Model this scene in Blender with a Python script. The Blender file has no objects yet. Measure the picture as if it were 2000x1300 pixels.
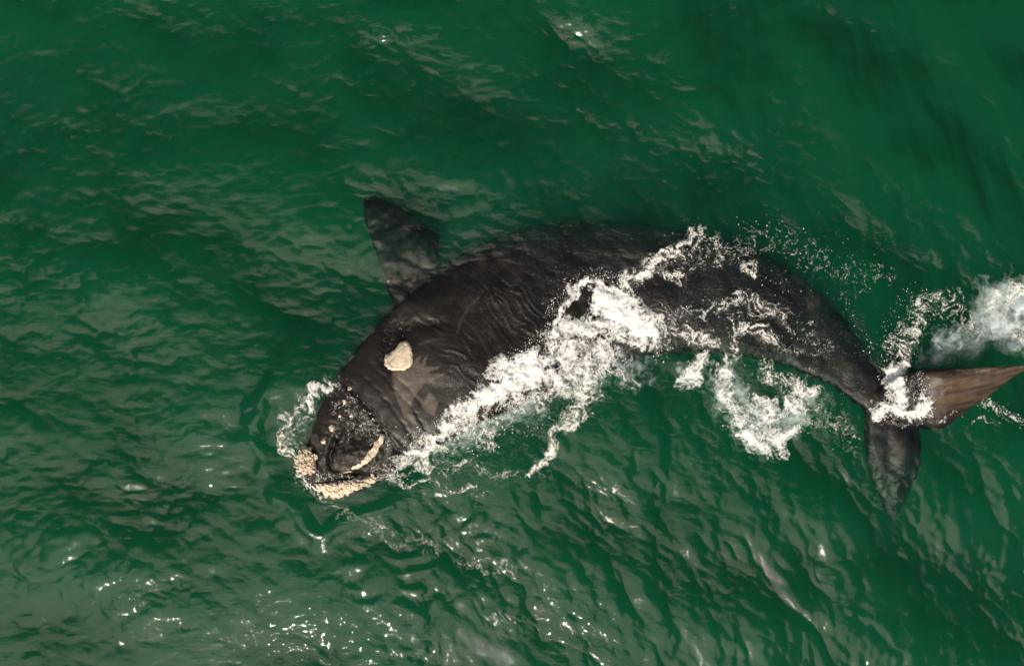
import bpy, bmesh, math
import numpy as np
from mathutils import Vector
from mathutils.bvhtree import BVHTree

S = bpy.context.scene
COL = S.collection
PI = math.pi
H = 20.0                      # drone height above the water, metres
SC = 100.0                    # photograph pixels per metre on the water plane

# ------------------------------------------------------------------ camera
cam_d = bpy.data.cameras.new("camera"); cam = bpy.data.objects.new("camera", cam_d)
COL.objects.link(cam); S.camera = cam
cam.location = (0, 0, H); cam.rotation_euler = (0, 0, 0)
cam_d.sensor_width = 36.0; cam_d.lens = 36.0 * H / 20.0
cam_d.clip_start = 0.1; cam_d.clip_end = 6000

# ------------------------------------------------------------------ world + sun
SUN_EL, SUN_AZ = math.radians(47), math.radians(255)     # azimuth measured from +X, anticlockwise
sd = Vector((math.cos(SUN_EL) * math.cos(SUN_AZ), math.cos(SUN_EL) * math.sin(SUN_AZ), math.sin(SUN_EL)))
W = bpy.data.worlds.new("World"); S.world = W; W.use_nodes = True
nt = W.node_tree; N = nt.nodes; Lk = nt.links; N.clear()
out = N.new("ShaderNodeOutputWorld")
sky = N.new("ShaderNodeTexSky"); sky.sky_type = 'NISHITA'; sky.sun_disc = False
sky.sun_elevation = SUN_EL; sky.sun_rotation = PI / 2 - SUN_AZ
sky.dust_density = 3.0; sky.air_density = 1.0
bg = N.new("ShaderNodeBackground"); bg.inputs[1].default_value = 0.09
Lk.new(sky.outputs[0], bg.inputs[0])
# thin bright cloud bank on the sun's side of the sky, broken at its edge
tc = N.new("ShaderNodeTexCoord")
dot = N.new("ShaderNodeVectorMath"); dot.operation = 'DOT_PRODUCT'
cel = math.radians(52)
caz = math.radians(250)
dot.inputs[1].default_value = (math.cos(cel) * math.cos(caz), math.cos(cel) * math.sin(caz), math.sin(cel))
Lk.new(tc.outputs['Generated'], dot.inputs[0])
nz = N.new("ShaderNodeTexNoise"); nz.inputs['Scale'].default_value = 7.0; nz.inputs['Detail'].default_value = 6
Lk.new(tc.outputs['Generated'], nz.inputs['Vector'])
ad = N.new("ShaderNodeMath"); ad.operation = 'MULTIPLY_ADD'; ad.inputs[1].default_value = 0.26
Lk.new(nz.outputs['Fac'], ad.inputs[0]); Lk.new(dot.outputs['Value'], ad.inputs[2])
mr = N.new("ShaderNodeMapRange"); mr.interpolation_type = 'SMOOTHSTEP'
mr.inputs['From Min'].default_value = 0.985; mr.inputs['From Max'].default_value = 1.010
Lk.new(ad.outputs[0], mr.inputs['Value'])
cb = N.new("ShaderNodeBackground"); cb.inputs[0].default_value = (1.0, 0.90, 0.76, 1); cb.inputs[1].default_value = 3.2
mx = N.new("ShaderNodeMixShader")
# faint veil of thin high cloud everywhere else
n2 = N.new("ShaderNodeTexNoise"); n2.inputs['Scale'].default_value = 4.0; n2.inputs['Detail'].default_value = 6; n2.inputs['Distortion'].default_value = 0.7
Lk.new(tc.outputs['Generated'], n2.inputs['Vector'])
m2 = N.new("ShaderNodeMapRange"); m2.inputs['From Min'].default_value = 0.47; m2.inputs['From Max'].default_value = 0.66; m2.inputs['To Max'].default_value = 0.7
Lk.new(n2.outputs['Fac'], m2.inputs['Value'])
vb = N.new("ShaderNodeBackground"); vb.inputs[0].default_value = (1.0, 0.92, 0.82, 1); vb.inputs[1].default_value = 0.55
mv = N.new("ShaderNodeMixShader"); Lk.new(m2.outputs[0], mv.inputs[0]); Lk.new(bg.outputs[0], mv.inputs[1]); Lk.new(vb.outputs[0], mv.inputs[2])
Lk.new(mr.outputs[0], mx.inputs[0]); Lk.new(mv.outputs[0], mx.inputs[1]); Lk.new(cb.outputs[0], mx.inputs[2])
Lk.new(mx.outputs[0], out.inputs[0])
sl = bpy.data.lights.new("sun", 'SUN'); sl.energy = 4.2; sl.angle = math.radians(0.5); sl.color = (1.0, 0.90, 0.77)
so = bpy.data.objects.new("sun", sl); COL.objects.link(so); so.location = (0, 0, 40)
so.rotation_euler = sd.to_track_quat('Z', 'Y').to_euler()
vs = S.view_settings; vs.view_transform = 'Standard'; vs.look = 'None'; vs.gamma = 1; vs.use_curve_mapping = False
vs.exposure = 0.0
S.cycles.use_denoising = True; S.cycles.denoising_prefilter = 'ACCURATE'
S.cycles.max_bounces = 10; S.cycles.volume_bounces = 3; S.cycles.transparent_max_bounces = 16
S.cycles.sample_clamp_indirect = 6; S.cycles.caustics_reflective = False; S.cycles.caustics_refractive = False

# ------------------------------------------------------------------ helpers
def tag(o, label=None, cat=None, group=None, kind=None):
    if label: o["label"] = label
    if cat: o["category"] = cat
    if group: o["group"] = group
    if kind: o["kind"] = kind

def P(px, py, z=0.0):
    """a pixel of the photograph -> the point seen there at height z"""
    f = (H - z) / H
    return ((px - 1000) / SC * f, -(py - 650) / SC * f, z)

def PX(x, y, z=0.0):
    f = H / (H - z)
    return x * f * SC + 1000, -y * f * SC + 650

def link_mesh(name, v, f, mat=None, parent=None, smooth=True, attrs=None):
    me = bpy.data.meshes.new(name)
    v = np.asarray(v, dtype=np.float32); f = np.asarray(f, dtype=np.int32)
    me.vertices.add(len(v)); me.vertices.foreach_set("co", v.ravel())
    n = f.shape[1]
    me.loops.add(f.size); me.loops.foreach_set("vertex_index", f.ravel())
    me.polygons.add(len(f)); me.polygons.foreach_set("loop_start", np.arange(0, f.size, n, dtype=np.int32))
    if smooth: me.polygons.foreach_set("use_smooth", np.ones(len(f), dtype=bool))
    me.update(calc_edges=True); me.validate()
    for k, a in (attrs or {}).items():
        at = me.attributes.new(k, 'FLOAT', 'POINT'); at.data.foreach_set("value", np.asarray(a, dtype=np.float32))
    o = bpy.data.objects.new(name, me); COL.objects.link(o)
    if mat: me.materials.append(mat)
    if parent: o.parent = parent
    return o

_r = np.random.RandomState(7)
_perm = np.tile(_r.permutation(1024), 3); _ga = _r.rand(1024) * 2 * PI
_gx, _gy = np.cos(_ga), np.sin(_ga)
def perlin(x, y, seed=0):
    x = x + seed * 17.31; y = y + seed * 9.77
    xi = np.floor(x).astype(np.int64); yi = np.floor(y).astype(np.int64)
    xf = x - xi; yf = y - yi
    u = xf**3 * (xf * (xf * 6 - 15) + 10); v = yf**3 * (yf * (yf * 6 - 15) + 10)
    def g(i, j, dx, dy):
        h = _perm[(_perm[(xi + i) & 1023] + yi + j) & 1023]
        return _gx[h] * dx + _gy[h] * dy
    a = g(0, 0, xf, yf); b = g(1, 0, xf - 1, yf); c = g(0, 1, xf, yf - 1); d = g(1, 1, xf - 1, yf - 1)
    return ((a + u * (b - a)) * (1 - v) + (c + u * (d - c)) * v) * 1.5
def fbm(x, y, oct=4, seed=0, gain=0.5):
    s = 0; a = 1.0
    for i in range(oct):
        s = s + a * perlin(x * 2**i, y * 2**i, seed + i); a *= gain
    return s
def ridged(x, y, oct=4, seed=0, gain=0.5):
    s = 0; a = 1.0; t = 0
    for i in range(oct):
        s = s + a * (1 - np.abs(perlin(x * 2**i, y * 2**i, seed + i)) * 1.6); t += a; a *= gain
    return s / t
def sstep(a, b, x):
    t = np.clip((x - a) / (b - a), 0, 1); return t * t * (3 - 2 * t)
def seg_dist(x, y, pts):
    """distance to a polyline, position along it 0..1, signed side"""
    best = np.full(np.shape(x), 1e9); tt = np.zeros(np.shape(x)); sg = np.zeros(np.shape(x))
    pts = [tuple(map(float, p[:2])) for p in pts]
    ls = [math.dist(pts[i], pts[i+1]) for i in range(len(pts)-1)]; tot = sum(ls); acc = 0
    for i in range(len(pts)-1):
        (ax, ay), (bx, by) = pts[i], pts[i+1]; dx, dy = bx-ax, by-ay
        t = np.clip(((x-ax)*dx + (y-ay)*dy) / (dx*dx+dy*dy+1e-9), 0, 1)
        d = np.hypot(x-ax-t*dx, y-ay-t*dy); m = d < best
        best = np.where(m, d, best); tt = np.where(m, (acc + t*ls[i]) / tot, tt)
        sg = np.where(m, np.sign((x-ax)*dy - (y-ay)*dx), sg); acc += ls[i]
    return best, tt, sg
def catmull(a, n):
    a = np.asarray(a, float); m = len(a)
    t = np.linspace(0, m-1, n); i = np.clip(t.astype(int), 0, m-2); u = (t-i)[:, None]
    g = lambda k: a[np.clip(k, 0, m-1)]
    p0, p1, p2, p3 = g(i-1), g(i), g(i+1), g(i+2)
    return 0.5*((2*p1) + (-p0+p2)*u + (2*p0-5*p1+4*p2-p3)*u*u + (-p0+3*p1-3*p2+p3)*u**3)
def inpoly(x, y, poly):
    r = np.zeros(np.shape(x), bool); n = len(poly)
    for i in range(n):
        x1, y1 = poly[i]; x2, y2 = poly[(i+1) % n]
        c = ((y1 > y) != (y2 > y)) & (x < (x2-x1)*(y-y1)/((y2-y1) + 1e-12) + x1); r ^= c
    return r
def polysd(x, y, poly):
    d, _, _ = seg_dist(x, y, list(poly) + [poly[0]])
    return np.where(inpoly(x, y, poly), -d, d)

# node helpers
def newmat(name):
    m = bpy.data.materials.new(name); m.use_nodes = True
    m.node_tree.nodes.clear(); return m, m.node_tree.nodes, m.node_tree.links
def nd(N, t, **kw):
    n = N.new(t)
    for k, v in kw.items():
        if k in n.inputs: n.inputs[k].default_value = v
        else: setattr(n, k, v)
    return n

# ------------------------------------------------------------------ materials
def mat_water():
    m, N, L = newmat("sea_water")
    o = N.new("ShaderNodeOutputMaterial")
    tc = N.new("ShaderNodeTexCoord")
    mp = N.new("ShaderNodeMapping"); mp.inputs['Rotation'].default_value = (0, 0, math.radians(28)); mp.inputs['Scale'].default_value = (0.55, 1.3, 1)
    L.new(tc.outputs['Object'], mp.inputs[0])
    n1 = nd(N, "ShaderNodeTexNoise", Scale=6.5, Detail=3.5, Roughness=0.60, Distortion=1.0); L.new(mp.outputs[0], n1.inputs['Vector'])
    b = nd(N, "ShaderNodeBump", Strength=1.0, Distance=0.0115); L.new(n1.outputs['Fac'], b.inputs['Height'])
    n0 = nd(N, "ShaderNodeTexNoise", Scale=15.0, Detail=2.5, Roughness=0.6, Distortion=0.6); L.new(mp.outputs[0], n0.inputs['Vector'])
    b0 = nd(N, "ShaderNodeBump", Strength=1.0, Distance=0.0058); L.new(n0.outputs['Fac'], b0.inputs['Height']); L.new(b0.outputs[0], b.inputs['Normal'])
    fr = nd(N, "ShaderNodeFresnel", IOR=1.36); L.new(b.outputs[0], fr.inputs['Normal'])
    gl = nd(N, "ShaderNodeBsdfGlossy", Roughness=0.042); L.new(b.outputs[0], gl.inputs['Normal'])
    tr = N.new("ShaderNodeBsdfTransparent")
    mx = N.new("ShaderNodeMixShader"); L.new(fr.outputs[0], mx.inputs[0]); L.new(tr.outputs[0], mx.inputs[1]); L.new(gl.outputs[0], mx.inputs[2])
    L.new(mx.outputs[0], o.inputs['Surface'])
    dens = 1.8
    sc = nd(N, "ShaderNodeVolumeScatter", Density=dens); sc.inputs['Color'].default_value = (0.005, 0.094, 0.058, 1)
    ab = nd(N, "ShaderNodeVolumeAbsorption", Density=dens); ab.inputs['Color'].default_value = (1-0.50, 1-0.22, 1-0.36, 1)
    av = N.new("ShaderNodeAddShader"); L.new(sc.outputs[0], av.inputs[0]); L.new(ab.outputs[0], av.inputs[1])
    L.new(av.outputs[0], o.inputs['Volume'])
    return m
def mat_skin():
    m, N, L = newmat("whale_skin")
    o = N.new("ShaderNodeOutputMaterial")
    bs = nd(N, "ShaderNodeBsdfPrincipled", Roughness=0.42)
    bs.inputs['Specular IOR Level'].default_value = 0.20
    tc = N.new("ShaderNodeTexCoord")
    n1 = nd(N, "ShaderNodeTexNoise", Scale=2.2, Detail=8.0, Roughness=0.6); L.new(tc.outputs['Object'], n1.inputs['Vector'])
    cr = N.new("ShaderNodeValToRGB"); L.new(n1.outputs['Fac'], cr.inputs[0])
    cr.color_ramp.elements[0].position = 0.32; cr.color_ramp.elements[0].color = (0.0035, 0.0034, 0.0036, 1)
    cr.color_ramp.elements[1].position = 0.72; cr.color_ramp.elements[1].color = (0.0100, 0.0082, 0.0070, 1)
    at = N.new("ShaderNodeAttribute"); at.attribute_name = "pale"
    nb = nd(N, "ShaderNodeTexNoise", Scale=14.0, Detail=5.0, Roughness=0.7); L.new(tc.outputs['Object'], nb.inputs['Vector'])
    mm = nd(N, "ShaderNodeMath", operation='MULTIPLY'); L.new(at.outputs['Fac'], mm.inputs[0])
    mr = nd(N, "ShaderNodeMapRange"); mr.inputs['From Min'].default_value = 0.25; mr.inputs['From Max'].default_value = 0.6; mr.inputs['To Min'].default_value = 0.45
    L.new(nb.outputs['Fac'], mr.inputs['Value']); L.new(mr.outputs[0], mm.inputs[1])
    mc = N.new("ShaderNodeMixRGB"); L.new(mm.outputs[0], mc.inputs[0]); L.new(cr.outputs[0], mc.inputs[1])
    mc.inputs[2].default_value = (0.105, 0.086, 0.068, 1)
    tn = N.new("ShaderNodeAttribute"); tn.attribute_name = "tan"
    mt = N.new("ShaderNodeMixRGB"); L.new(tn.outputs['Fac'], mt.inputs[0]); L.new(mc.outputs[0], mt.inputs[1]); mt.inputs[2].default_value = (0.135, 0.082, 0.043, 1); mc = mt
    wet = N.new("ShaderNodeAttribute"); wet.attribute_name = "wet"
    m2 = N.new("ShaderNodeMixRGB"); wf_ = nd(N, "ShaderNodeMath", operation='MULTIPLY'); L.new(wet.outputs['Fac'], wf_.inputs[1]); L.new(wet.outputs['Fac'], wf_.inputs[0]); L.new(wf_.outputs[0], m2.inputs[0]); L.new(mc.outputs[0], m2.inputs[1]); m2.inputs[2].default_value = (0.007, 0.006, 0.006, 1)  # darkens wet skin; in the eye hollow it also paints in shade
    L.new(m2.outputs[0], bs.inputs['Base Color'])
    rr = nd(N, "ShaderNodeMapRange"); rr.inputs['To Min'].default_value = 0.34; rr.inputs['To Max'].default_value = 0.10
    L.new(wet.outputs['Fac'], rr.inputs['Value']); L.new(rr.outputs[0], bs.inputs['Roughness'])
    n2 = nd(N, "ShaderNodeTexNoise", Scale=26.0, Detail=6.0, Roughness=0.65); L.new(tc.outputs['Object'], n2.inputs['Vector'])
    b1 = nd(N, "ShaderNodeBump", Strength=0.6, Distance=0.010); L.new(n2.outputs['Fac'], b1.inputs['Height'])
    n3 = nd(N, "ShaderNodeTexNoise", Scale=16.0, Detail=3.0, Roughness=0.6, Distortion=1.5); L.new(tc.outputs['Object'], n3.inputs['Vector'])
    b2 = nd(N, "ShaderNodeBump", Distance=0.06); L.new(wet.outputs['Fac'], b2.inputs['Strength'])
    L.new(n3.outputs['Fac'], b2.inputs['Height']); L.new(b1.outputs[0], b2.inputs['Normal'])
    L.new(b2.outputs[0], bs.inputs['Normal'])
    L.new(bs.outputs[0], o.inputs['Surface'])
    return m
def mat_callosity():
    m, N, L = newmat("callosity")
    o = N.new("ShaderNodeOutputMaterial"); bs = nd(N, "ShaderNodeBsdfPrincipled", Roughness=0.75)
    tc = N.new("ShaderNodeTexCoord")
    v = nd(N, "ShaderNodeTexVoronoi", Scale=16.0); L.new(tc.outputs['Object'], v.inputs['Vector'])
    n = nd(N, "ShaderNodeTexNoise", Scale=30.0, Detail=6.0, Roughness=0.7); L.new(tc.outputs['Object'], n.inputs['Vector'])
    cr = N.new("ShaderNodeValToRGB"); L.new(n.outputs['Fac'], cr.inputs[0])
    cr.color_ramp.elements[0].position = 0.33; cr.color_ramp.elements[0].color = (0.36, 0.26, 0.18, 1)
    cr.color_ramp.elements[1].position = 0.56; cr.color_ramp.elements[1].color = (0.76, 0.645, 0.49, 1)
    nl = nd(N, "ShaderNodeTexNoise", Scale=3.5, Detail=5.0, Roughness=0.65); L.new(tc.outputs['Object'], nl.inputs['Vector'])
    ml = nd(N, "ShaderNodeMapRange"); ml.inputs['From Min'].default_value = 0.44; ml.inputs['From Max'].default_value = 0.68; ml.inputs['To Max'].default_value = 0.75; L.new(nl.outputs['Fac'], ml.inputs['Value'])
    mxl = N.new("ShaderNodeMixRGB"); L.new(ml.outputs[0], mxl.inputs[0]); L.new(cr.outputs[0], mxl.inputs[1]); mxl.inputs[2].default_value = (0.33, 0.275, 0.21, 1)
    L.new(mxl.outputs[0], bs.inputs['Base Color'])
    b = nd(N, "ShaderNodeBump", Strength=0.7, Distance=0.03); L.new(n.outputs['Fac'], b.inputs['Height']); L.new(b.outputs[0], bs.inputs['Normal'])
    L.new(bs.outputs[0], o.inputs['Surface']); return m
def mat_foam(name, col, off, span, scale, wn=1.6, wv=0.5, sub=False):
    m, N, L = newmat(name)
    o = N.new("ShaderNodeOutputMaterial")
    tc = N.new("ShaderNodeTexCoord"); at = N.new("ShaderNodeAttribute"); at.attribute_name = "dens"
    wn_ = nd(N, "ShaderNodeTexNoise", Scale=scale*0.35, Detail=4.0); L.new(tc.outputs['Object'], wn_.inputs['Vector'])
    wm = nd(N, "ShaderNodeVectorMath", operation='MULTIPLY_ADD'); L.new(wn_.outputs['Color'], wm.inputs[0]); wm.inputs[1].default_value = (.5, .5, .5)
    L.new(tc.outputs['Object'], wm.inputs[2])
    n = nd(N, "ShaderNodeTexNoise", Scale=scale, Detail=7.0, Roughness=0.72, Distortion=0.5); L.new(wm.outputs[0], n.inputs['Vector'])
    v = nd(N, "ShaderNodeTexVoronoi", feature='DISTANCE_TO_EDGE', Scale=scale*0.8); L.new(wm.outputs[0], v.inputs['Vector'])
    ve = nd(N, "ShaderNodeMapRange"); ve.inputs['From Min'].default_value = 0.0; ve.inputs['From Max'].default_value = 0.22
    ve.inputs['To Min'].default_value = wv; ve.inputs['To Max'].default_value = 0.0; L.new(v.outputs['Distance'], ve.inputs['Value'])
    a1 = nd(N, "ShaderNodeMath", operation='MULTIPLY_ADD'); L.new(n.outputs['Fac'], a1.inputs[0]); a1.inputs[1].default_value = wn; L.new(at.outputs['Fac'], a1.inputs[2])
    a2 = nd(N, "ShaderNodeMath", operation='ADD'); L.new(a1.outputs[0], a2.inputs[0]); L.new(ve.outputs[0], a2.inputs[1])
    mr = nd(N, "ShaderNodeMapRange"); mr.inputs['From Min'].default_value = off; mr.inputs['From Max'].default_value = off+span
    L.new(a2.outputs[0], mr.inputs['Value'])
    df = N.new("ShaderNodeBsdfDiffuse"); df.inputs['Color'].default_value = (*col, 1)
    tl = N.new("ShaderNodeBsdfTranslucent"); tl.inputs['Color'].default_value = (*col, 1)
    md = N.new("ShaderNodeMixShader"); md.inputs[0].default_value = 0.25; L.new(df.outputs[0], md.inputs[1]); L.new(tl.outputs[0], md.inputs[2])
    b = nd(N, "ShaderNodeBump", Strength=0.5, Distance=0.025); L.new(n.outputs['Fac'], b.inputs['Height'])
    if not sub: L.new(b.outputs[0], df.inputs['Normal'])
    tr = N.new("ShaderNodeBsdfTransparent"); mx = N.new("ShaderNodeMixShader")
    L.new(mr.outputs[0], mx.inputs[0]); L.new(tr.outputs[0], mx.inputs[1]); L.new(md.outputs[0], mx.inputs[2])
    L.new(mx.outputs[0], o.inputs['Surface']); return m
def mat_plain(name, col, rough=0.9):
    m, N, L = newmat(name)
    o = N.new("ShaderNodeOutputMaterial"); bs = nd(N, "ShaderNodeBsdfPrincipled", Roughness=rough)
    tc = N.new("ShaderNodeTexCoord"); n = nd(N, "ShaderNodeTexNoise", Scale=3.0, Detail=5.0); L.new(tc.outputs['Object'], n.inputs['Vector'])
    mc = N.new("ShaderNodeMixRGB"); L.new(n.outputs['Fac'], mc.inputs[0])
    mc.inputs[1].default_value = (*[c*0.85 for c in col], 1); mc.inputs[2].default_value = (*col, 1)
    L.new(mc.outputs[0], bs.inputs['Base Color']); L.new(bs.outputs[0], o.inputs['Surface']); return m

M_WATER = mat_water(); M_SKIN = mat_skin(); M_CALL = mat_callosity()
M_FOAM = mat_foam("white_foam", (0.94, 0.93, 0.90), 0.98, 1.0, 12.0)
M_LACE = mat_foam("thin_foam", (0.90, 0.89, 0.83), 1.20, 0.85, 17.0, wv=.55)
M_MILK = mat_foam("underwater_bubbles", (0.80, 0.88, 0.91), 0.85, 2.0, 7.0, wv=.15, sub=True)
M_DROP = mat_plain("spray", (0.85, 0.85, 0.83), 0.3)
M_SAND = mat_plain("sea_floor", (0.10, 0.09, 0.06))

# ------------------------------------------------------------------ waves (periodic spectral field + wake)
TN, TL = 1024, 26.0
def spectrum(seed, dirs, lmin, lmax, p, rms):
    r = np.random.RandomState(seed)
    k = np.fft.fftfreq(TN, TL / TN) * 2 * PI; kx, ky = np.meshgrid(k, k)
    kk = np.hypot(kx, ky); kk[0, 0] = 1e9
    th = np.arctan2(ky, kx)
    D = 0
    for (a, n, w) in dirs: D = D + w * np.abs(np.cos((th - math.radians(a)) / 1.0)) ** n * (np.cos(th - math.radians(a)) > 0)
    A = kk ** (-p) * np.exp(-(2*PI/lmax/kk)**2) * np.exp(-(kk*lmin/2/PI)**2) * np.sqrt(D)
    hk = A * (r.randn(TN, TN) + 1j * r.randn(TN, TN))
    h = np.fft.ifft2(hk).real; sx = np.fft.ifft2(1j*kx*hk).real; sy = np.fft.ifft2(1j*ky*hk).real
    f = rms / math.sqrt((sx**2 + sy**2).mean())
    dx = np.fft.ifft2(-1j*kx/kk*hk).real * f; dy = np.fft.ifft2(-1j*ky/kk*hk).real * f
    return h * f, dx, dy
F1 = spectrum(3, [(48, 3, 1.0), (85, 4, 0.5)], 0.8, 4.5, 2.4, 0.078)     # long swell and chop towards the upper right
F2 = spectrum(11, [(70, 2, 1.0), (100, 6, .6), (30, 3, .5)], 0.09, 1.5, 1.75, 0.116)   # ripples
F3 = spectrum(23, [(35, 3, 1.0), (10, 2, .4)], 0.10, 1.7, 1.75, 0.116)    # steeper short chop of the lower right
def samp(f, x, y):
    u = (x / TL * TN) % TN; v = (y / TL * TN) % TN
    i = np.floor(u).astype(int) % TN; j = np.floor(v).astype(int) % TN; a = u - np.floor(u); b = v - np.floor(v)
    i2 = (i+1) % TN; j2 = (j+1) % TN
    return (f[j, i]*(1-a) + f[j, i2]*a)*(1-b) + (f[j2, i]*(1-a) + f[j2, i2]*a)*b

# body axis in pixels, for keeping the sea calmer over the back
AXIS = [(600, 925), (650, 880), (720, 820), (800, 745), (900, 660), (1020, 600), (1160, 575), (1300, 570), (1430, 590), (1540, 630), (1620, 685), (1700, 760), (1740, 790)]
SNOUT = [(640, 745), (560, 800), (548, 860), (575, 930), (640, 985), (730, 960), (800, 905)]
def water_field(x, y):
    px, py = PX(x, y)
    dB, tB, _ = seg_dist(px, py, AXIS)
    calm = 0.45 + 0.55 * sstep(90, 260, dB)
    grp = 0.85 + 0.55 * sstep(-0.5, 0.6, fbm(x*0.22, y*0.22, 2, 60))       # gusts: patches of rougher water
    lr = sstep(-1.5, 3.5, x*0.8 - y - 1.0)                                # towards the lower right
    q = (0.85 + 0.25 * sstep(3, -7, y))
    h = samp(F1[0], x, y) * calm; dx = samp(F1[1], x, y)*calm; dy = samp(F1[2], x, y)*calm
    for F, w in ((F2, (1-lr)), (F3, lr)):
        ww = w * grp * q * (0.5 + 0.5*calm)
        h = h + samp(F[0], x, y)*ww; dx = dx + samp(F[1], x, y)*ww; dy = dy + samp(F[2], x, y)*ww
    # wake rings round the snout and down-stream of it
    dS, tS, sS = seg_dist(px + 26*fbm(px/110, py/110, 3, 5), py + 26*fbm(px/110, py/110, 3, 6), SNOUT)
    ang = sstep(900, 700, py + 0*px) * 0 + 1
    out_ = sstep(560, 500, px) + sstep(930, 1000, py) * sstep(1250, 950, px)
    w = np.clip(out_, 0, 1) * sstep(4, 25, dS)
    ring = 0.075*np.exp(-((dS-45)/26)**2) - 0.03*np.exp(-((dS-85)/30)**2) + 0.019*np.cos((dS-45)/21*PI + 2.5*perlin(px/60, py/60, 15))*np.exp(-((dS-180)/120)**2)*sstep(-.5, .4, perlin(px/70, py/70, 16))*sstep(600, 700, px)
    h = h + ring * w
    # smooth swelling of water shed off the back on the upper left
    dU, tU, _ = seg_dist(px, py, [(760, 600), (700, 650), (640, 720), (560, 745)])
    h = h + 0.05*np.exp(-(dU/55)**2) * sstep(800, 740, px)
    return h, dx, dy

# ------------------------------------------------------------------ the water: fine where the camera looks, wider outward
def axis_grid(a, b, step, far):
    c = list(np.arange(a, b + step/2, step)); s = step; hi = []; v = c[-1]
    while v < far:
        s *= 1.10; v += s; hi.append(v)
    s = step; lo = []; v = c[0]
    while v > -far:
        s *= 1.10; v -= s; lo.append(v)
    return np.array(lo[::-1] + c + hi)
gx = axis_grid(-11.0, 11.0, 0.025, 2500); gy = axis_grid(-7.4, 7.4, 0.025, 2500)
X, Y = np.meshgrid(gx, gy)
hz, dx, dy = water_field(X, Y)
fade = np.clip(1.0 - (np.hypot(X, Y) - 25) / 200, 0.0, 1)
VX = X + dx*1.7*fade; VY = Y + dy*1.7*fade; VZ = hz*fade
ny, nx = X.shape
top = np.stack([VX, VY, VZ], -1).reshape(-1, 3)
idx = np.arange(nx*ny).reshape(ny, nx)
quads = np.stack([idx[:-1, :-1], idx[:-1, 1:], idx[1:, 1:], idx[1:, :-1]], -1).reshape(-1, 4)
ring = np.concatenate([idx[0, :], idx[1:, -1], idx[-1, -2::-1], idx[-2:0:-1, 0]])
DEPTH = -12.0
bot = top[ring].copy(); bot[:, 2] = DEPTH; nb = len(top)
nr = len(ring); k2 = np.arange(nr); k3 = (k2+1) % nr
sides = np.stack([ring[k2], nb + k2, nb + k3, ring[k3]], -1)
cen = nb + nr
botf = np.stack([nb+k3, nb+k2, np.full(nr, cen), np.full(nr, cen)], -1)
# bottom as a fan of degenerate-free quads: add mid points
me_v = np.concatenate([top, bot, [[0, 0, DEPTH]]])
water = link_mesh("water", me_v, np.concatenate([quads, sides]), M_WATER)
bm = bmesh.new(); bm.from_mesh(water.data); bm.verts.ensure_lookup_table()
for a, b in zip(k2, k3): bm.faces.new((bm.verts[nb+int(b)], bm.verts[nb+int(a)], bm.verts[cen]))
bm.to_mesh(water.data); bm.free()
tag(water, "rippled green sea water filling the frame", kind="structure")
fl = link_mesh("seabed", [(-2600, -2600, -12.5), (2600, -2600, -12.5), (2600, 2600, -12.5), (-2600, 2600, -12.5)], [(0, 1, 2, 3)], M_SAND)
tag(fl, kind="structure")

# ------------------------------------------------------------------ the whale
def loft(stations, n, m, bulge=2.3, ragged=0.0, seed=0):
    """stations: (Upx,Upy,zU, Lpx,Lpy,zL, ztop_mid, thick_bottom). closed tube between two edge curves."""
    A = catmull(stations, n); vs_ = []
    th = np.linspace(0, 2*PI, m, endpoint=False)
    for a in A:
        U = np.array(P(a[0], a[1], a[2])); L_ = np.array(P(a[3], a[4], a[5])); C = (U+L_)/2; R = (U-L_)/2
        c = np.sign(np.cos(th))*np.abs(np.cos(th))**(2/bulge*0.95); s = np.sign(np.sin(th))*np.abs(np.sin(th))**(2/bulge)
        up = a[6] - C[2]; dn = a[7]
        p = C[None] + R[None]*c[:, None]
        p[:, 2] += np.where(s > 0, s*up, s*dn)
        vs_.append(p)
    V = np.concatenate(vs_); F = []
    I = np.arange(n*m).reshape(n, m); J = np.roll(I, -1, 1)
    F = np.stack([I[:-1], J[:-1], J[1:], I[1:]], -1).reshape(-1, 4)
    o = link_mesh("loft", V, F)
    bm = bmesh.new(); bm.from_mesh(o.data); bm.verts.ensure_lookup_table()
    for row in (I[0], I[-1]):
        bm.verts.ensure_lookup_table()
        c = bm.verts.new(sum((bm.verts[int(i)].co for i in row), Vector()) / m); bm.verts.ensure_lookup_table()
        for i in range(m): bm.faces.new((bm.verts[int(row[i])], bm.verts[int(row[(i+1) % m])], c))
    bmesh.ops.recalc_face_normals(bm, faces=bm.faces); bm.to_mesh(o.data); bm.free()
    return o
def st(U, L, ze, zt, zb):
    ze = ze*0.60; zt = zt*.6 if zt < 0 else zt
    return (U[0], U[1], ze, L[0], L[1], ze, zt, zb)
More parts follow.
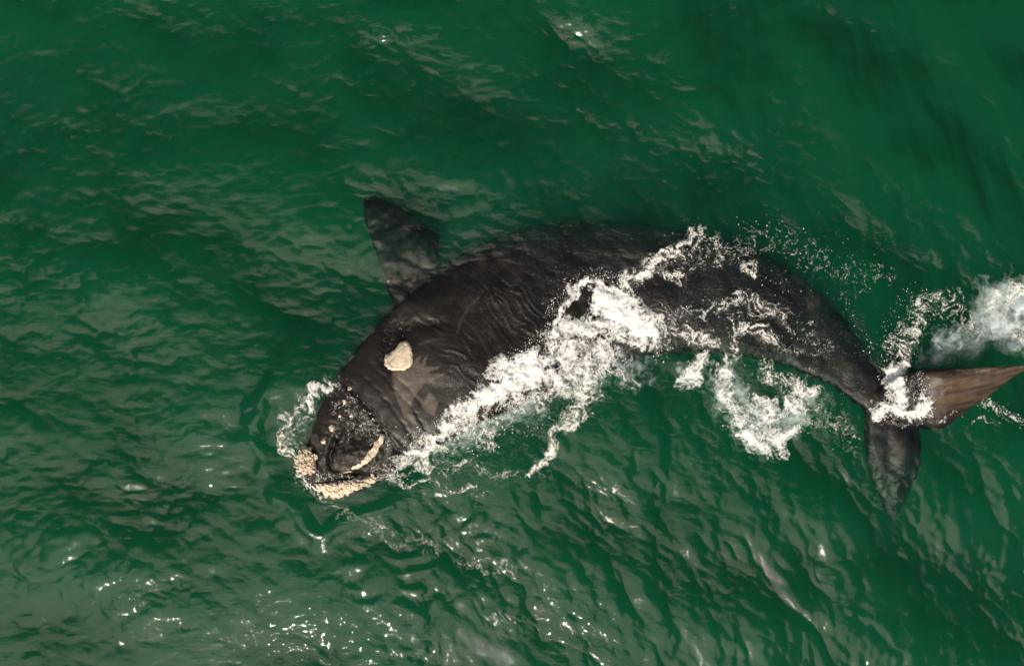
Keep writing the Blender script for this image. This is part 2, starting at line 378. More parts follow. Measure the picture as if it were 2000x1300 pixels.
body_st = [
 st((590, 938), (612, 958), -.12, -.02, .20),
 st((586, 915), (640, 970), -.18, .05, .45),
 st((594, 885), (688, 966), -.22, .13, .7),
 st((606, 845), (738, 942), -.25, .20, .9),
 st((622, 795), (785, 912), -.28, .24, 1.0),
 st((652, 742), (826, 884), -.32, .27, 1.1),
 st((690, 690), (872, 862), -.36, .31, 1.2),
 st((728, 642), (925, 835), -.40, .33, 1.3),
 st((778, 590), (990, 806), -.44, .30, 1.4),
 st((850, 529), (1055, 782), -.48, .18, 1.5),
 st((940, 476), (1115, 758), -.50, .09, 1.5),
 st((1040, 442), (1165, 736), -.50, .03, 1.5),
 st((1150, 434), (1215, 713), -.50, .0, 1.4),
 st((1260, 439), (1270, 697), -.50, -.01, 1.3),
 st((1370, 455), (1335, 690), -.48, -.02, 1.15),
 st((1460, 482), (1400, 690), -.45, -.03, 1.0),
 st((1535, 522), (1465, 697), -.43, -.05, .9),
 st((1600, 570), (1530, 713), -.40, -.07, .75),
 st((1650, 622), (1590, 738), -.36, -.08, .6),
 st((1688, 678), (1640, 765), -.30, -.06, .5),
 st((1715, 722), (1683, 795), -.22, .0, .4),
 st((1748, 748), (1715, 822), -.12, .05, .25),
 st((1775, 775), (1750, 815), -.06, .03, .1)]
parts = [loft(body_st, 260, 120, 2.5)]
fl_st = [  # pectoral flipper: base -> tip
 ((800, 660), (930, 590), -.30, .0, .3), ((772, 605), (872, 560), -.34, -.06, .25), ((759, 565), (851, 525), -.36, -.12, .2),
 ((748, 530), (849, 498), -.38, -.16, .16), ((736, 498), (848, 474), -.40, -.19, .13), ((725, 465), (833, 447), -.42, -.22, .10),
 ((714, 430), (796, 418), -.44, -.26, .08), ((710, 404), (752, 397), -.46, -.32, .06), ((713, 384), (728, 382), -.48, -.40, .04)]
parts.append(loft([st((a[0][0]-2, a[0][1]), (a[1][0]+9, a[1][1]-3), *a[2:]) for a in fl_st], 110, 60, 2.8))
rf = [  # right fluke, raised clear of the water: (lead px, z), (trail px, z), ztop, zbot
 ((1708, 765), .0, (1740, 815), -.1, .10, .15), ((1745, 742), .10, (1775, 826), -.12, .14, .12), ((1790, 724), .22, (1806, 838), -.14, .17, .09),
 ((1835, 719), .34, (1842, 836), -.10, .25, .08), ((1880, 717), .42, (1880, 808), .02, .31, .07), ((1920, 716), .48, (1916, 784), .14, .38, .06),
 ((1955, 715), .52, (1951, 757), .28, .46, .05), ((1985, 713), .55, (1981, 735), .42, .53, .05), ((2008, 712), .57, (2006, 721), .52, .58, .04)]
parts.append(loft([(a[0][0], a[0][1], a[1], a[2][0], a[2][1], a[3], a[4], a[5]) for a in rf], 110, 60, 2.2))
lf = [  # left fluke, sunk and sloping away
 ((1705, 775), -.12, (1775, 790), -.12, -.0, .2), ((1690, 805), -.15, (1790, 825), -.15, -.03, .15), ((1688, 845), -.20, (1798, 862), -.19, -.07, .12),
 ((1691, 890), -.28, (1799, 903), -.26, -.15, .1), ((1701, 935), -.40, (1783, 945), -.38, -.26, .08), ((1716, 975), -.55, (1765, 982), -.53, -.42, .07),
 ((1729, 1002), -.70, (1753, 1005), -.70, -.58, .05), ((1740, 1022), -.8, (1746, 1022), -.8, -.72, .04)]
parts.append(loft([(a[0][0], a[0][1], a[1], a[2][0], a[2][1], a[3], a[4], a[5]) for a in lf], 110, 60, 2.2))
bmj = bmesh.new()
for o in parts: bmj.from_mesh(o.data)
mj = bpy.data.meshes.new("body"); bmj.to_mesh(mj); bmj.free()
for o in parts: bpy.data.objects.remove(o)
body = bpy.data.objects.new("body", mj); COL.objects.link(body)
rm = body.modifiers.new("r", 'REMESH'); rm.mode = 'VOXEL'; rm.voxel_size = 0.025
sm = body.modifiers.new("s", 'SMOOTH'); sm.factor = 0.5; sm.iterations = 5
ev = body.evaluated_get(bpy.context.evaluated_depsgraph_get()); me = bpy.data.meshes.new_from_object(ev)
nv = len(me.vertices); V = np.empty(nv*3, np.float32); me.vertices.foreach_get("co", V); V = V.reshape(-1, 3).astype(float)
NN = np.empty(nv*3, np.float32); me.vertices.foreach_get("normal", NN); NN = NN.reshape(-1, 3)
px, py = PX(V[:, 0], V[:, 1], V[:, 2])
up = np.clip(NN[:, 2], 0, 1)
dA, tA, sA = seg_dist(px, py, AXIS)
lat = dA * sA / 100.0; tt = tA * 14.5
head = sstep(0.245, 0.20, tA) * sstep(700, 690, py*0)           # in front of the flipper
D = np.zeros(nv)
# long folds running across the back
wf = sstep(0.22, 0.30, tA) * sstep(1.0, 0.9, tA)
skew = tt + 0.35*lat + 0.12*fbm(tt*0.8, lat*0.8, 2, 31)
fold = ridged(skew*2.3, lat*0.35, 3, 32)
D += wf * (fold - 0.62) * 0.013
fine = ridged(skew*6.5 + .8*fbm(tt*1.3, lat*1.3, 2, 35), lat*0.6, 3, 36)
D += sstep(0.24, 0.30, tA) * sstep(0.62, 0.5, tA) * (sstep(.55, .95, fine) - .3) * 0.022 * sstep(-.4, .5, fbm(V[:, 0]*.9, V[:, 1]*.9, 2, 37))
D += 0.020 * fbm(V[:, 0]*1.6, V[:, 1]*1.6, 3, 33)
# head and lip grooves: (points, half width px, depth m)
def groove(pts, w, dep, rough=0.0):
    global D
    d, t, s = seg_dist(px + 3*perlin(px/14, py/14, 8), py + 3*perlin(px/14, py/14, 9), pts)
    D -= dep * np.exp(-(d/w)**2) * sstep(0, .06, t) * sstep(1.02, .9, t)
groove([(652, 735), (688, 762), (722, 800), (750, 845), (775, 880), (800, 890)], 5, .055)       # mouth line
groove([(676, 735), (720, 780), (762, 840), (800, 882)], 4, .018)
groove([(700, 722), (750, 775), (790, 830), (815, 868)], 3, .015)
groove([(718, 705), (765, 752), (810, 805), (838, 850)], 3, .014)
groove([(668, 838), (652, 862), (644, 890), (643, 912), (652, 922), (676, 926), (712, 924)], 4.5, .14)  # rim of the lower lobe
groove([(730, 690), (760, 724), (800, 760), (830, 800)], 3, .012)
groove([(610, 905), (628, 925), (670, 938), (730, 930)], 5, .05)
for (cx, cy, rx, ry, hgt) in ((697, 886, 40, 30, .15), (775, 648, 28, 28, -.20), (758, 690, 12, 34, -.12), (830, 632, 40, 14, -.08), (640, 840, 26, 50, .03), (880, 690, 80, 60, .06)):
    D += hgt * np.exp(-((px-cx)/rx)**2 - ((py-cy)/ry)**2)
# lumpy wet zones; the eye zone also carries shade put into the colour
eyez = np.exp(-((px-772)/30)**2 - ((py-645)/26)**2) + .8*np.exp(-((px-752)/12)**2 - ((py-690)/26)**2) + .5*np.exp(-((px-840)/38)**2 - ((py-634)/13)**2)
snz = sstep(12, -34, polysd(px, py, [(655, 738), (700, 775), (735, 815), (765, 850), (790, 900), (760, 930), (640, 945), (600, 930), (600, 860), (625, 790)]))
D += np.clip(eyez, 0, 1) * 0.03 * fbm(px/9, py/9, 3, 40) + snz * (0.022 * fbm(px/12, py/12, 4, 41))
# lengthwise lumps on the flukes and flipper
fk = sstep(1680, 1700, px) * sstep(790, 840, py)
D += fk * 0.045 * (ridged((px + 0.05*py)/46, py/500, 2, 44) - .6)
rfk = sstep(1790, 1830, px) * sstep(860, 840, py)
D += rfk * 0.012 * fbm(px/120, py/14, 3, 45)
flp = sstep(600, 560, py) * sstep(870, 850, px) * sstep(700, 650, px*0 + 600)
D += flp * 0.03 * fbm(px/26, py/40, 3, 46)
V += NN * (D * (0.25 + 0.75*up))[:, None]
# slightly ragged outline where ripples bend the view of the sunk edges
rg = sstep(.0, -.3, V[:, 2])
V[:, 0] += rg * 0.030 * fbm(V[:, 0]*5, V[:, 1]*5, 3, 50); V[:, 1] += rg * 0.045 * fbm(V[:, 0]*6, V[:, 1]*6, 3, 53)
me.vertices.foreach_set("co", V.astype(np.float32).ravel())
# paler skin: peeling sheets behind the callosity, scratches, patches on the tail stock, reflections painted on the left fluke
pale = np.zeros(nv)
jx = px + 1.2*perlin(px/5, py/5, 70); jy = py + 1.2*perlin(px/5, py/5, 71)
for poly, a in (([(765, 722), (800, 720), (812, 700), (822, 695), (820, 712), (836, 690), (830, 716), (862, 716), (835, 728), (872, 730), (845, 742), (855, 750), (832, 745), (820, 760), (800, 790), (815, 830), (790, 815), (770, 765)], .75),
                ([(840, 762), (852, 778), (835, 800), (820, 790)], .3), ([(838, 765), (856, 785), (848, 812), (822, 795)], .7),
                ([(607, 850), (618, 848), (628, 868), (622, 890), (608, 878)], .5), ([(646, 902), (690, 912), (680, 924), (650, 920)], .45)):
    pale = np.maximum(pale, a * sstep(1.5, -1.5, polysd(jx, jy, poly)))
for pts, w, a in (([(820, 672), (845, 663), (872, 664)], 2.0, .5), ([(893, 650), (902, 622), (915, 600), (935, 580)], 3.0, .4), ([(850, 640), (862, 655)], 3, .3),
                  ([(905, 625), (925, 640), (950, 680)], 2, .3), ([(1740, 870), (1760, 885), (1752, 905)], 8, .6), ([(1720, 905), (1730, 930)], 5, .6), ([(1840, 765), (1850, 757), (1858, 755)], 2.5, .8), ([(1835, 775), (1842, 768)], 2.5, .7)):  # the left fluke streaks are reflections put into the skin colour
    d, _, _ = seg_dist(jx, jy, pts); pale = np.maximum(pale, a*np.exp(-(d/w)**2))
tailp = sstep(0.1, 0.7, fbm(px/60, py/60, 4, 75)) * sstep(1480, 1560, px) * sstep(1740, 1700, px)
pale = np.maximum(pale, 0.28*tailp)
backp = sstep(0.15, 0.8, fbm(px/50, py/50, 4, 76)) * sstep(820, 900, px) * sstep(1250, 1100, px)
pale = np.maximum(pale, 0.15*backp)
fs_ = (px-1790)*.12 + (py-722)
tan = .48*rfk*sstep(6, 16, fs_)*sstep(120, 50, fs_)*np.clip(.6+.7*fbm(px/90, (py+px*.25)/9, 4, 77), 0.1, 1)  # brown skin, with shade painted in at the leading edge and base
pale = np.maximum(pale, 0.12*rfk*sstep(6, 16, fs_)*sstep(110, 40, fs_)*np.clip(.5+.7*fbm(px/90, (py+px*.25)/9, 4, 77), 0.05, 1))  # fades with the same painted shade along the fluke's edge
pale = np.maximum(pale, 0.22*np.exp(-((px-800)/45)**2-((py-605)/14)**2)*(py < 625))
throat = sstep(-10, 30, -polysd(px, py, [(655, 738), (700, 700), (760, 690), (850, 800), (815, 870), (770, 860), (715, 790)]))
pale = np.maximum(pale, .10*throat*(.5+.5*np.clip(fbm((px+py)/60, (px-py)/9, 3, 79), -1, 1)))
pale = np.maximum(pale, .09*sstep(1080, 900, px)*sstep(560, 640, py))
pale = np.maximum(pale, .40*snz*sstep(-.1, .7, fbm(px/16, py/16, 4, 81)))
wet = np.clip(np.clip(eyez, 0, 1) + snz*0.30, 0, 1)  # wet skin, plus painted shade in the eye hollow beside the callosity
wet = np.maximum(wet, .30*sstep(840, 900, px)*sstep(1150, 1050, px))
wet = np.maximum(wet, .35*sstep(1300, 1340, px)*sstep(1560, 1500, px))
wet = np.maximum(wet, .5*np.exp(-((px-1885)/40)**2-((py-724)/7)**2)); wet = np.maximum(wet, .8*np.exp(-((px-1795)/14)**2-((py-765)/28)**2))
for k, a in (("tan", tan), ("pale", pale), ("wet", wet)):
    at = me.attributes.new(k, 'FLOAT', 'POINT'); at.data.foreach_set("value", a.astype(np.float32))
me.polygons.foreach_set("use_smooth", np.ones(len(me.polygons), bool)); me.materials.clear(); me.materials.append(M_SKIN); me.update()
body.modifiers.clear(); body.data = me; me.name = "body"
bv = body.data
tree = BVHTree.FromPolygons([v.co for v in bv.vertices], [p.vertices for p in bv.polygons])
def body_top(x, y):
    h = tree.ray_cast(Vector((x, y, 5)), Vector((0, 0, -1)))
    return h[0].z if h[0] is not None else -9.0

whale = bpy.data.objects.new("whale", None); COL.objects.link(whale); whale.location = P(1000, 650, -1.5)
bpy.context.view_layer.update()
def adopt(o):
    o.parent = whale; o.matrix_parent_inverse = whale.matrix_world.inverted()
adopt(body)
tag(whale, "black whale rolled on its side at the surface, one fluke raised clear of the water", "whale")

def callosity(poly, hgt, lump, lscale, label, step=1.6, z_over=None, seed=0, rim=False):
    poly = [tuple(p) for p in catmull(list(poly)+[poly[0]], len(poly)*8)[:-1]]
    P_ = np.array(poly); x0, y0 = P_.min(0)-step*2; x1, y1 = P_.max(0)+step*2
    gx_, gy_ = np.meshgrid(np.arange(x0, x1, step), np.arange(y0, y1, step))
    rgd = .35 if hgt < .07 else 1.0
    sdv = polysd(gx_ + rgd*5*fbm(gx_/9, gy_/9, 3, seed+1), gy_ + rgd*5*fbm(gx_/9, gy_/9, 3, seed+2), poly)
    ins = sdv < 0
    prof = np.sqrt(np.clip(-sdv/ (9 if not rim else 5), 0, 1))
    lm = np.abs(perlin(gx_/lscale, gy_/lscale, seed+3)) + .5*np.abs(perlin(gx_/lscale*2.1, gy_/lscale*2.1, seed+4))
    zt = hgt*prof + lump*(1-1.3*lm)*prof
    hh, ww = gx_.shape; vid = -np.ones((hh, ww), int); verts = []; faces = []
    zb = np.zeros((hh, ww))
    for i in range(hh):
        for j in range(ww):
            x, y, _ = P(gx_[i, j], gy_[i, j]); b = body_top(x, y)
            if b < -0.5: b = -0.12
            zb[i, j] = b if z_over is None else max(b, z_over)
    q = ins[:-1, :-1] & ins[1:, :-1] & ins[:-1, 1:] & ins[1:, 1:]
    use = np.zeros((hh, ww), bool); use[:-1, :-1] |= q; use[1:, :-1] |= q; use[:-1, 1:] |= q; use[1:, 1:] |= q
    ii, jj = np.nonzero(use); n = len(ii); vid[ii, jj] = np.arange(n)
    z1 = zb[ii, jj] + np.maximum(zt[ii, jj], .005); 
    topv = np.array([P(gx_[a, b], gy_[a, b], z) for a, b, z in zip(ii, jj, z1)])
    botv = np.array([P(gx_[a, b], gy_[a, b], zb[a, b]-.08) for a, b in zip(ii, jj)])
    qi, qj = np.nonzero(q)
    F = np.stack([vid[qi, qj], vid[qi+1, qj], vid[qi+1, qj+1], vid[qi, qj+1]], -1)
    from collections import Counter
    E = Counter()
    for f in F:
        for a, b in zip(f, np.roll(f, -1)): E[(int(a), int(b))] += 1
    sidesf = [(b, a, a+n, b+n) for (a, b) in E if (b, a) not in E]
    allf = np.concatenate([F, F[:, ::-1]+n, np.array(sidesf)])
    o = link_mesh("callosity", np.concatenate([topv, botv]), allf, M_CALL)
    adopt(o); o["label"] = label
    return o
callosity([(750, 712), (753, 692), (768, 684), (780, 668), (794, 665), (803, 675), (807, 695), (805, 714), (790, 723), (770, 724), (757, 721)], .06, .010, 2.6, "large pear-shaped cream callosity on the cheek", step=1.2, seed=100, rim=True)
callosity([(576, 898), (580, 882), (592, 870), (606, 872), (614, 884), (622, 890), (618, 902), (620, 915), (612, 925), (596, 928), (582, 920), (575, 910)], .12, .11, 6, "round knobbly cream callosity at the tip of the snout", step=1.2, z_over=0.0, seed=110)
callosity([(610, 944), (640, 940), (665, 940), (690, 934), (712, 932), (730, 926), (738, 936), (722, 948), (700, 958), (678, 966), (655, 974), (636, 970), (620, 958)], .08, .08, 6, "long rough cream callosity along the lower edge of the snout", step=1.2, z_over=-.02, seed=120)
callosity([(743, 846), (750, 847), (752, 853), (747, 866), (741, 874), (734, 888), (722, 902), (706, 913), (690, 921), (674, 924), (662, 927), (668, 919), (684, 913), (696, 904), (708, 897), (716, 885), (727, 873), (732, 862), (738, 857)], .04, .014, 4, "curved narrow pale callosity like a brow along the lip", step=1.1, seed=130)
for i, (cx, cy, r) in enumerate(((683, 758, 4.5), (673, 785, 4.5), (663, 812, 4), (686, 811, 4), (648, 836, 6.5), (632, 862, 5.5))):
    poly = [(cx + r*math.cos(a), cy + r*math.sin(a)*1.05) for a in np.linspace(0, 2*PI, 9)[:-1]]
    callosity(poly, .03, .03, 4, "small round pale knob on the side of the snout", step=.9, seed=140+7*i)

# ------------------------------------------------------------------ foam
WT = {}
def surf_z(x, y):
    h, _, _ = water_field(x, y); return h
def make_foam(name, label, mat, strokes, thr, amp, hgt, warp=18, scale=34, fine=0.5, dz=0.012, step=1.15, seed=0, lace=0.0, cut=0.02, z_abs=None, lift=None, body_follow=True):
    """strokes: list of (points[(px,py)..], half width px, strength). Foam density = warped strokes modulated by noise."""
    allp = np.array([p for s in strokes for p in s[0]]); mw = max(s[1] for s in strokes)*1.6 + 25
    x0, y0 = allp.min(0)-mw; x1, y1 = allp.max(0)+mw
    x1 = min(x1, 2060)
    gx_, gy_ = np.meshgrid(np.arange(x0, x1, step), np.arange(y0, y1, step))
    wx = gx_ + warp*fbm(gx_/55, gy_/55, 4, seed) ; wy = gy_ + warp*fbm(gx_/55, gy_/55, 4, seed+20)
    Dn = np.zeros(gx_.shape)
    for pts, w, a in strokes:
        d, _, _ = seg_dist(wx, wy, pts); Dn = np.maximum(Dn, a*np.exp(-(d/w)**2.4 * 1.1))
    nA = fbm(wx/scale, wy/scale, 5, seed+40, fine)
    if lace: 
        nR = ridged(wx/scale, wy/scale, 4, seed+50, .6)
        nz_ = nA*(1-lace) + lace*((nR-.62)*3.2)
    else: nz_ = nA
    dens = Dn*1.0 + amp*nz_*sstep(0.02, .35, Dn) - thr
    dens = np.where(Dn < .03, -1, dens)
    m = dens > cut
    q = m[:-1, :-1] | m[1:, :-1] | m[:-1, 1:] | m[1:, 1:]
    use = np.zeros(m.shape, bool); use[:-1, :-1] |= q; use[1:, :-1] |= q; use[:-1, 1:] |= q; use[1:, 1:] |= q
    ii, jj = np.nonzero(use); vid = -np.ones(m.shape, int); vid[ii, jj] = np.arange(len(ii))
    qi, qj = np.nonzero(q); F = np.stack([vid[qi, qj], vid[qi+1, qj], vid[qi+1, qj+1], vid[qi, qj+1]], -1)
    fx, fy = gx_[ii, jj], gy_[ii, jj]
    X_, Y_, _ = P(fx, fy)
    if z_abs is None:
        z = surf_z(X_, Y_)
        if body_follow:
            bt = np.array([body_top(a, b) for a, b in zip(X_, Y_)]); z = np.maximum(z, bt)
    else: z = np.full(len(X_), z_abs) + .06*fbm(fx/40, fy/40, 2, seed+9)
    dd = np.clip(dens[ii, jj], 0, 1.5)
    relief = hgt*np.sqrt(np.clip(Dn[ii, jj], 0, 1.2))*(0.75 + .6*fbm(fx/24, fy/24, 3, seed+70, .42))
    z = z + dz + np.maximum(relief, 0)
    if lift is not None: z = z + lift(fx, fy)
    X_, Y_, _ = P(fx, fy, z)
    o = link_mesh(name, np.stack([X_, Y_, z], -1), F, mat, attrs={"dens": np.clip(dens[ii, jj], 0, 2)})
    tag(o, label, "foam", None, "stuff")
    return o

main = [([(1180, 590), (1215, 600), (1235, 625), (1262, 650)], 30, 1.45), ([(1120, 645), (1160, 635), (1210, 650)], 30, .95),
        ([(1105, 585), (1120, 560), (1150, 552), (1190, 556), (1225, 580)], 8, 1.15), ([(1105, 585), (1092, 615), (1082, 660)], 8, 1.1),
        ([(1270, 635), (1290, 660), (1282, 688)], 9, 1.1), ([(1185, 700), (1150, 740)], 12, .6),
        ([(1080, 680), (1130, 695), (1180, 690)], 34, .70), ([(990, 725), (1020, 725), (1055, 700)], 24, 1.3), ([(945, 775), (985, 762), (1020, 745)], 24, 1.25),
        ([(1000, 770), (1060, 740), (1130, 715)], 34, .62), ([(890, 810), (920, 795), (955, 770)], 20, .9),
        ([(800, 885), (840, 855), (880, 825)], 15, .8), ([(880, 840), (925, 825), (955, 850)], 24, .52), ([(770, 905), (810, 890)], 12, .5)]
make_foam("sea_foam", "thick bright white surge of foam breaking along the whale's side", M_FOAM, main, .22, .66, .07, seed=200, lace=.3, scale=24, warp=18, fine=.46)
make_foam("sea_foam", "thin foam fringe below the thick surge beside the whale", M_LACE,
  [([(830, 885), (900, 850), (960, 820), (1040, 790), (1120, 750), (1190, 715)], 26, .62), ([(1190, 700), (1230, 740)], 26, .5), ([(760, 920), (830, 905)], 22, .8)],
  .42, .8, .03, seed=230, lace=.75, scale=20)
make_foam("sea_foam", "ropy white foam trail slanting from the surge down to open water", M_LACE,
  [([(1155, 720), (1140, 780), (1120, 820), (1085, 860), (1065, 895), (1040, 920)], 13, 1.15), ([(1165, 760), (1135, 800)], 24, .6), ([(1090, 850), (1060, 900)], 7, 1.2)],
  .38, .75, .05, seed=260, lace=.6, scale=20)
make_foam("sea_foam", "foam streak crossing the whale's back behind the surge", M_LACE,
  [([(1215, 560), (1260, 535), (1300, 500), (1335, 470), (1365, 460)], 14, 1.05), ([(1230, 545), (1270, 525)], 20, .8), ([(1330, 480), (1355, 470)], 20, .8)],
  .40, .8, .05, seed=280, lace=.6, scale=18)
make_foam("sea_foam", "scattered lacy foam over the whale's lower back", M_LACE,
  [([(1320, 520), (1380, 500), (1440, 500)], 30, .44), ([(1380, 610), (1440, 585), (1500, 595), (1535, 620)], 20, .70), ([(1290, 625), (1340, 600), (1400, 600)], 26, .5), ([(1290, 640), (1340, 650), (1390, 660)], 18, .85),
   ([(1440, 640), (1475, 640), (1500, 655)], 20, 1.05), ([(1440, 650), (1435, 700)], 12, .8), ([(1560, 640), (1600, 680)], 30, .36), ([(1310, 540), (1330, 535)], 12, .9), ([(1460, 525), (1475, 530)], 9, .9), ([(1500, 670), (1560, 680)], 22, .42)],
  .49, .8, .02, seed=300, lace=.75, scale=17)
make_foam("sea_foam", "white wedge of foam drifting in the green water below the lower back", M_FOAM,
  [([(1405, 730), (1415, 770), (1440, 810), (1470, 850)], 20, .78), ([(1470, 850), (1490, 880), (1510, 870), (1535, 850)], 22, 1.05), ([(1500, 800), (1540, 800), (1570, 790), (1585, 765)], 17, .75),
   ([(1440, 810), (1480, 800), (1530, 810)], 26, .55), ([(1480, 830), (1530, 840)], 26, .7)], .33, .72, .03, seed=330, lace=.45, scale=26)
make_foam("sea_foam", "small comma-shaped foam patch in the gap left of the drifting wedge", M_FOAM,
  [([(1365, 705), (1355, 730), (1335, 752)], 17, .85)], .30, .7, .03, seed=350, lace=.3, scale=24)
make_foam("sea_foam", "lacy foam specks inside the bend of the tail stock", M_LACE,
  [([(1490, 720), (1530, 745), (1565, 760)], 24, .8), ([(1430, 690), (1425, 740)], 10, .8), ([(1590, 770), (1630, 830), (1670, 860)], 30, .33), ([(1560, 810), (1600, 840)], 18, .42), ([(1630, 835), (1675, 855)], 12, .5)],
  .48, .8, .02, seed=370, lace=.85, scale=14)
make_foam("sea_foam", "splash of white foam heaped on the tail stock between the flukes", M_FOAM,
  [([(1745, 715), (1750, 750), (1755, 785)], 19, 1.15), ([(1710, 800), (1750, 806), (1790, 805), (1812, 790)], 13, 1.2), ([(1808, 775), (1812, 790)], 8, .9), ([(1765, 700), (1740, 740)], 12, .8)],
  .26, .6, .09, seed=390, lace=.4, scale=20)
make_foam("sea_foam", "broken trail of foam running up from the splash at the flukes", M_LACE,
  [([(1750, 715), (1770, 670), (1790, 635), (1810, 590)], 14, .8), ([(1740, 690), (1760, 640)], 22, .5), ([(1800, 600), (1850, 600), (1890, 640)], 26, .5), ([(1810, 590), (1870, 580)], 14, .6)],
  .42, .85, .04, seed=410, lace=.75, scale=16)
make_foam("sea_foam", "foamy water pushed round the whale's snout", M_LACE,
  [([(660, 745), (620, 762), (585, 790), (560, 815), (548, 845), (555, 880), (575, 905)], 12, .85), ([(650, 745), (600, 780)], 10, 1.2), ([(600, 775), (570, 860)], 30, .52), ([(560, 880), (575, 915), (600, 945), (635, 975)], 12, .9)],
  .47, .8, .03, seed=430, lace=.75, scale=16)
make_foam("sea_foam", "thin lines of foam beaded over the wet snout", M_LACE,
  [([(665, 760), (700, 800), (740, 840), (760, 860)], 18, .5), ([(655, 800), (690, 815), (700, 805)], 14, .5), ([(650, 860), (690, 840), (740, 850)], 16, .5), ([(740, 920), (780, 900), (800, 885)], 14, .85), ([(610, 930), (660, 935), (740, 925)], 8, .7)],
  .48, .75, .01, seed=450, lace=.7, scale=10, dz=.006)
make_foam("sea_foam", "ragged lines of foam on ripples right of the snout", M_LACE,
  [([(760, 940), (840, 945), (920, 955)], 6, .8), ([(830, 905), (900, 915), (1000, 925)], 14, .45), ([(640, 990), (720, 1020), (800, 1065), (860, 1070)], 12, .42), ([(900, 1100), (1000, 1110)], 14, .4), ([(960, 1215), (1010, 1210)], 10, .5)],
  .48, .85, .01, seed=470, lace=.9, scale=12)
make_foam("sea_foam", "sparse foam flecks on the green water above the whale's tail stock", M_LACE,
  [([(1450, 470), (1520, 460), (1600, 500)], 30, .37), ([(1560, 500), (1640, 520), (1720, 540)], 40, .31), ([(1640, 580), (1700, 560)], 24, .28), ([(1360, 465), (1460, 490)], 16, .45)],
  .50, .75, .01, seed=490, lace=.7, scale=15, fine=.7)
make_foam("sea_foam", "faint line of foam running off the raised fluke's edge", M_LACE,
  [([(1915, 780), (1950, 800), (1990, 820), (2020, 822)], 6, .75), ([(1850, 815), (1920, 822), (2020, 820)], 3, .5)], .40, .7, .01, seed=510, lace=.8, scale=12)
# milky clouds of bubbles under the surface, in stacked layers
def milk(label, strokes, seed, zs=(-.06, -.13, -.22)):
    vs_, fs_, at_, n0 = [], [], [], 0
    for k, z in enumerate(zs):
        o = make_foam("bubble_cloud", label, M_MILK, strokes, .16, .75, .0, seed=seed+k*3, z_abs=z, step=2.0, scale=26, lace=.4, warp=30, cut=.01)
        me_ = o.data; n = len(me_.vertices); c = np.empty(n*3, np.float32); me_.vertices.foreach_get("co", c); a = np.empty(n, np.float32); me_.attributes["dens"].data.foreach_get("value", a)
        f = np.empty(len(me_.polygons)*4, np.int32); me_.loops.foreach_get("vertex_index", f)
        vs_.append(c.reshape(-1, 3)); fs_.append(f.reshape(-1, 4)+n0); at_.append(a); n0 += n
        bpy.data.objects.remove(o)
    o = link_mesh("bubble_cloud", np.concatenate(vs_), np.concatenate(fs_), M_MILK, attrs={"dens": np.concatenate(at_)})
    tag(o, label, "bubbles", None, "stuff")
make_foam("sea_foam", "streaky foam at the right edge lying over the pale bubble cloud", M_LACE,
  [([(1950, 585), (1990, 575), (2040, 600)], 30, .66), ([(1950, 620), (2000, 650), (2040, 670)], 34, .6), ([(1860, 680), (1920, 660)], 20, .4)], .36, .75, .02, seed=530, lace=.5, scale=24, warp=26)
milk("pale blue-white cloud of bubbles under the water at the right edge above the raised fluke", [([(1935, 590), (1970, 580), (2030, 600)], 36, 1.0), ([(1830, 690), (1870, 672), (1920, 660), (1980, 655)], 24, .85), ([(1930, 630), (1980, 640), (2030, 640)], 34, .9)], 600)
milk("milky bubbles under the drifting foam wedge below the lower back", [([(1420, 750), (1450, 810), (1500, 850)], 30, .75), ([(1500, 830), (1570, 800)], 26, .6), ([(1365, 710), (1345, 745)], 16, .6)], 620)
milk("milky green bubbles under the surge along the whale's side", [([(880, 840), (960, 800), (1060, 750), (1150, 710)], 42, .7), ([(1240, 590), (1262, 600)], 16, .7), ([(1190, 690), (1240, 730)], 26, .4)], 640)

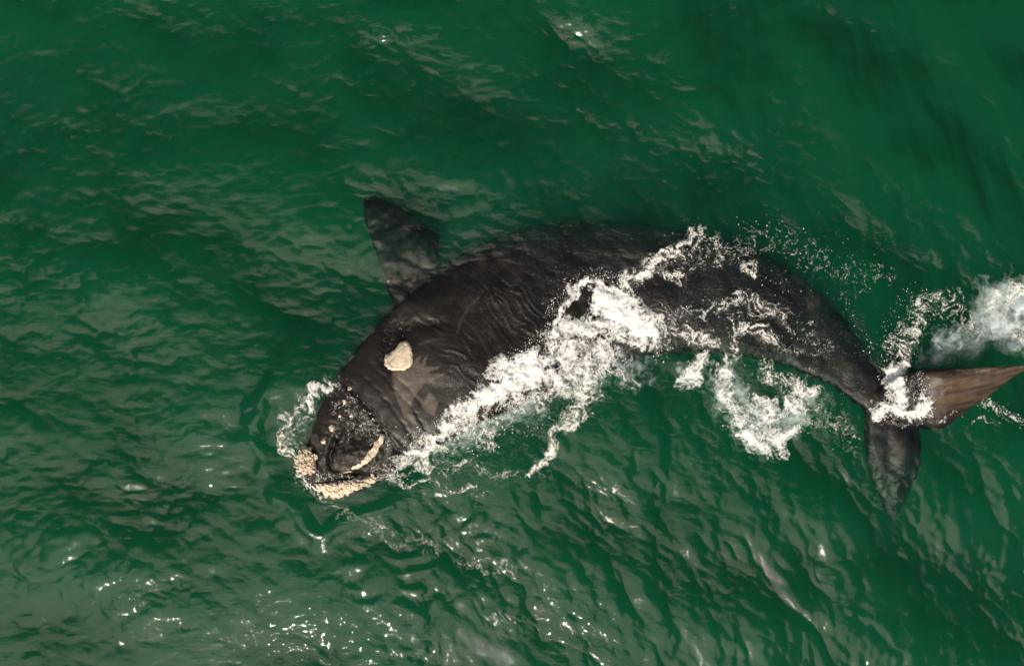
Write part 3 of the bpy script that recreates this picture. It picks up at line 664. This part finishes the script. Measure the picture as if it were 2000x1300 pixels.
# ------------------------------------------------------------------ spray: loose drops and beads of foam
def spray(label, strokes, count, rmin, rmax, zmax, seed):
    r = np.random.RandomState(seed)
    ico = bmesh.new(); bmesh.ops.create_icosphere(ico, subdivisions=1, radius=1)
    bv_ = np.array([v.co[:] for v in ico.verts]); bf = np.array([[v.index for v in f.verts] for f in ico.faces]); ico.free()
    tot = sum(s[2] for s in strokes); xs, ys = [], []
    for pts, w, a in strokes:
        n = int(count*a/tot); c = catmull(pts, 60); k = c[r.randint(0, 60, n)]
        cl = r.randn(n//14 + 1, 2); g = cl[r.randint(0, len(cl), n)]*.9 + r.randn(n, 2)*.22
        xs.append(k[:, 0] + g[:, 0]*w); ys.append(k[:, 1] + g[:, 1]*w)
    xs = np.concatenate(xs); ys = np.concatenate(ys); n = len(xs)
    X_, Y_, _ = P(xs, ys); z = surf_z(X_, Y_); bt = np.array([body_top(a, b) for a, b in zip(X_, Y_)]); z = np.maximum(z, bt)
    rad = rmin + (rmax-rmin)*r.rand(n)**5
    zz = z + rad*.3 + zmax*r.rand(n)**4
    X_, Y_, _ = P(xs, ys, zz)
    st_ = 1 + 1.5*r.rand(n)**2; an = r.rand(n)*2*PI
    V_ = bv_[None]*rad[:, None, None]; V_ = V_.copy(); V_[:, :, 0] *= st_[:, None]
    ca, sa = np.cos(an)[:, None], np.sin(an)[:, None]
    vx = V_[:, :, 0]*ca - V_[:, :, 1]*sa; vy = V_[:, :, 0]*sa + V_[:, :, 1]*ca
    V_ = np.stack([vx + X_[:, None], vy + Y_[:, None], V_[:, :, 2] + zz[:, None]], -1).reshape(-1, 3)
    F_ = (bf[None] + (np.arange(n)*len(bv_))[:, None, None]).reshape(-1, 3)
    o = link_mesh("water_spray", V_, F_, M_DROP); tag(o, label, "spray", None, "stuff")
spray("white spray drops flung round the main foam surge", [([(1080, 660), (1085, 600), (1130, 550), (1190, 545), (1240, 560)], 12, 1.3), ([(800, 860), (900, 790), (1000, 700), (1080, 640)], 12, 1.2), ([(1270, 630), (1295, 660), (1285, 690)], 10, .7), ([(900, 850), (1000, 820), (1150, 740)], 26, 1)], 2600, .003, .012, .25, 1)
spray("white specks of foam, some standing for sun glints, scattered over the lower back and the water beyond", [([(1300, 500), (1400, 480), (1480, 520), (1560, 580)], 26, 1.4), ([(1450, 460), (1560, 480), (1720, 530)], 34, .9), ([(1300, 600), (1400, 620), (1540, 640)], 28, 1.2), ([(1640, 600), (1690, 700)], 20, .4), ([(1420, 700), (1540, 750), (1640, 850)], 40, 1)], 600, .002, .010, .05, 2)  # foam flecks, and sun glints modelled as white specks
spray("white spray drops around the tail splash", [([(1700, 800), (1760, 815), (1815, 790)], 9, 1), ([(1745, 700), (1770, 650), (1815, 580)], 20, 1), ([(1790, 740), (1800, 790)], 12, .6), ([(1920, 780), (2000, 825)], 8, .4)], 1500, .003, .010, .2, 3)
spray("white beads of foam round the snout", [([(640, 745), (570, 800), (550, 860), (590, 940)], 10, 1.2), ([(650, 760), (700, 820), (760, 870)], 22, .8), ([(740, 930), (850, 945), (950, 960)], 9, .5)], 420, .002, .010, .06, 4)
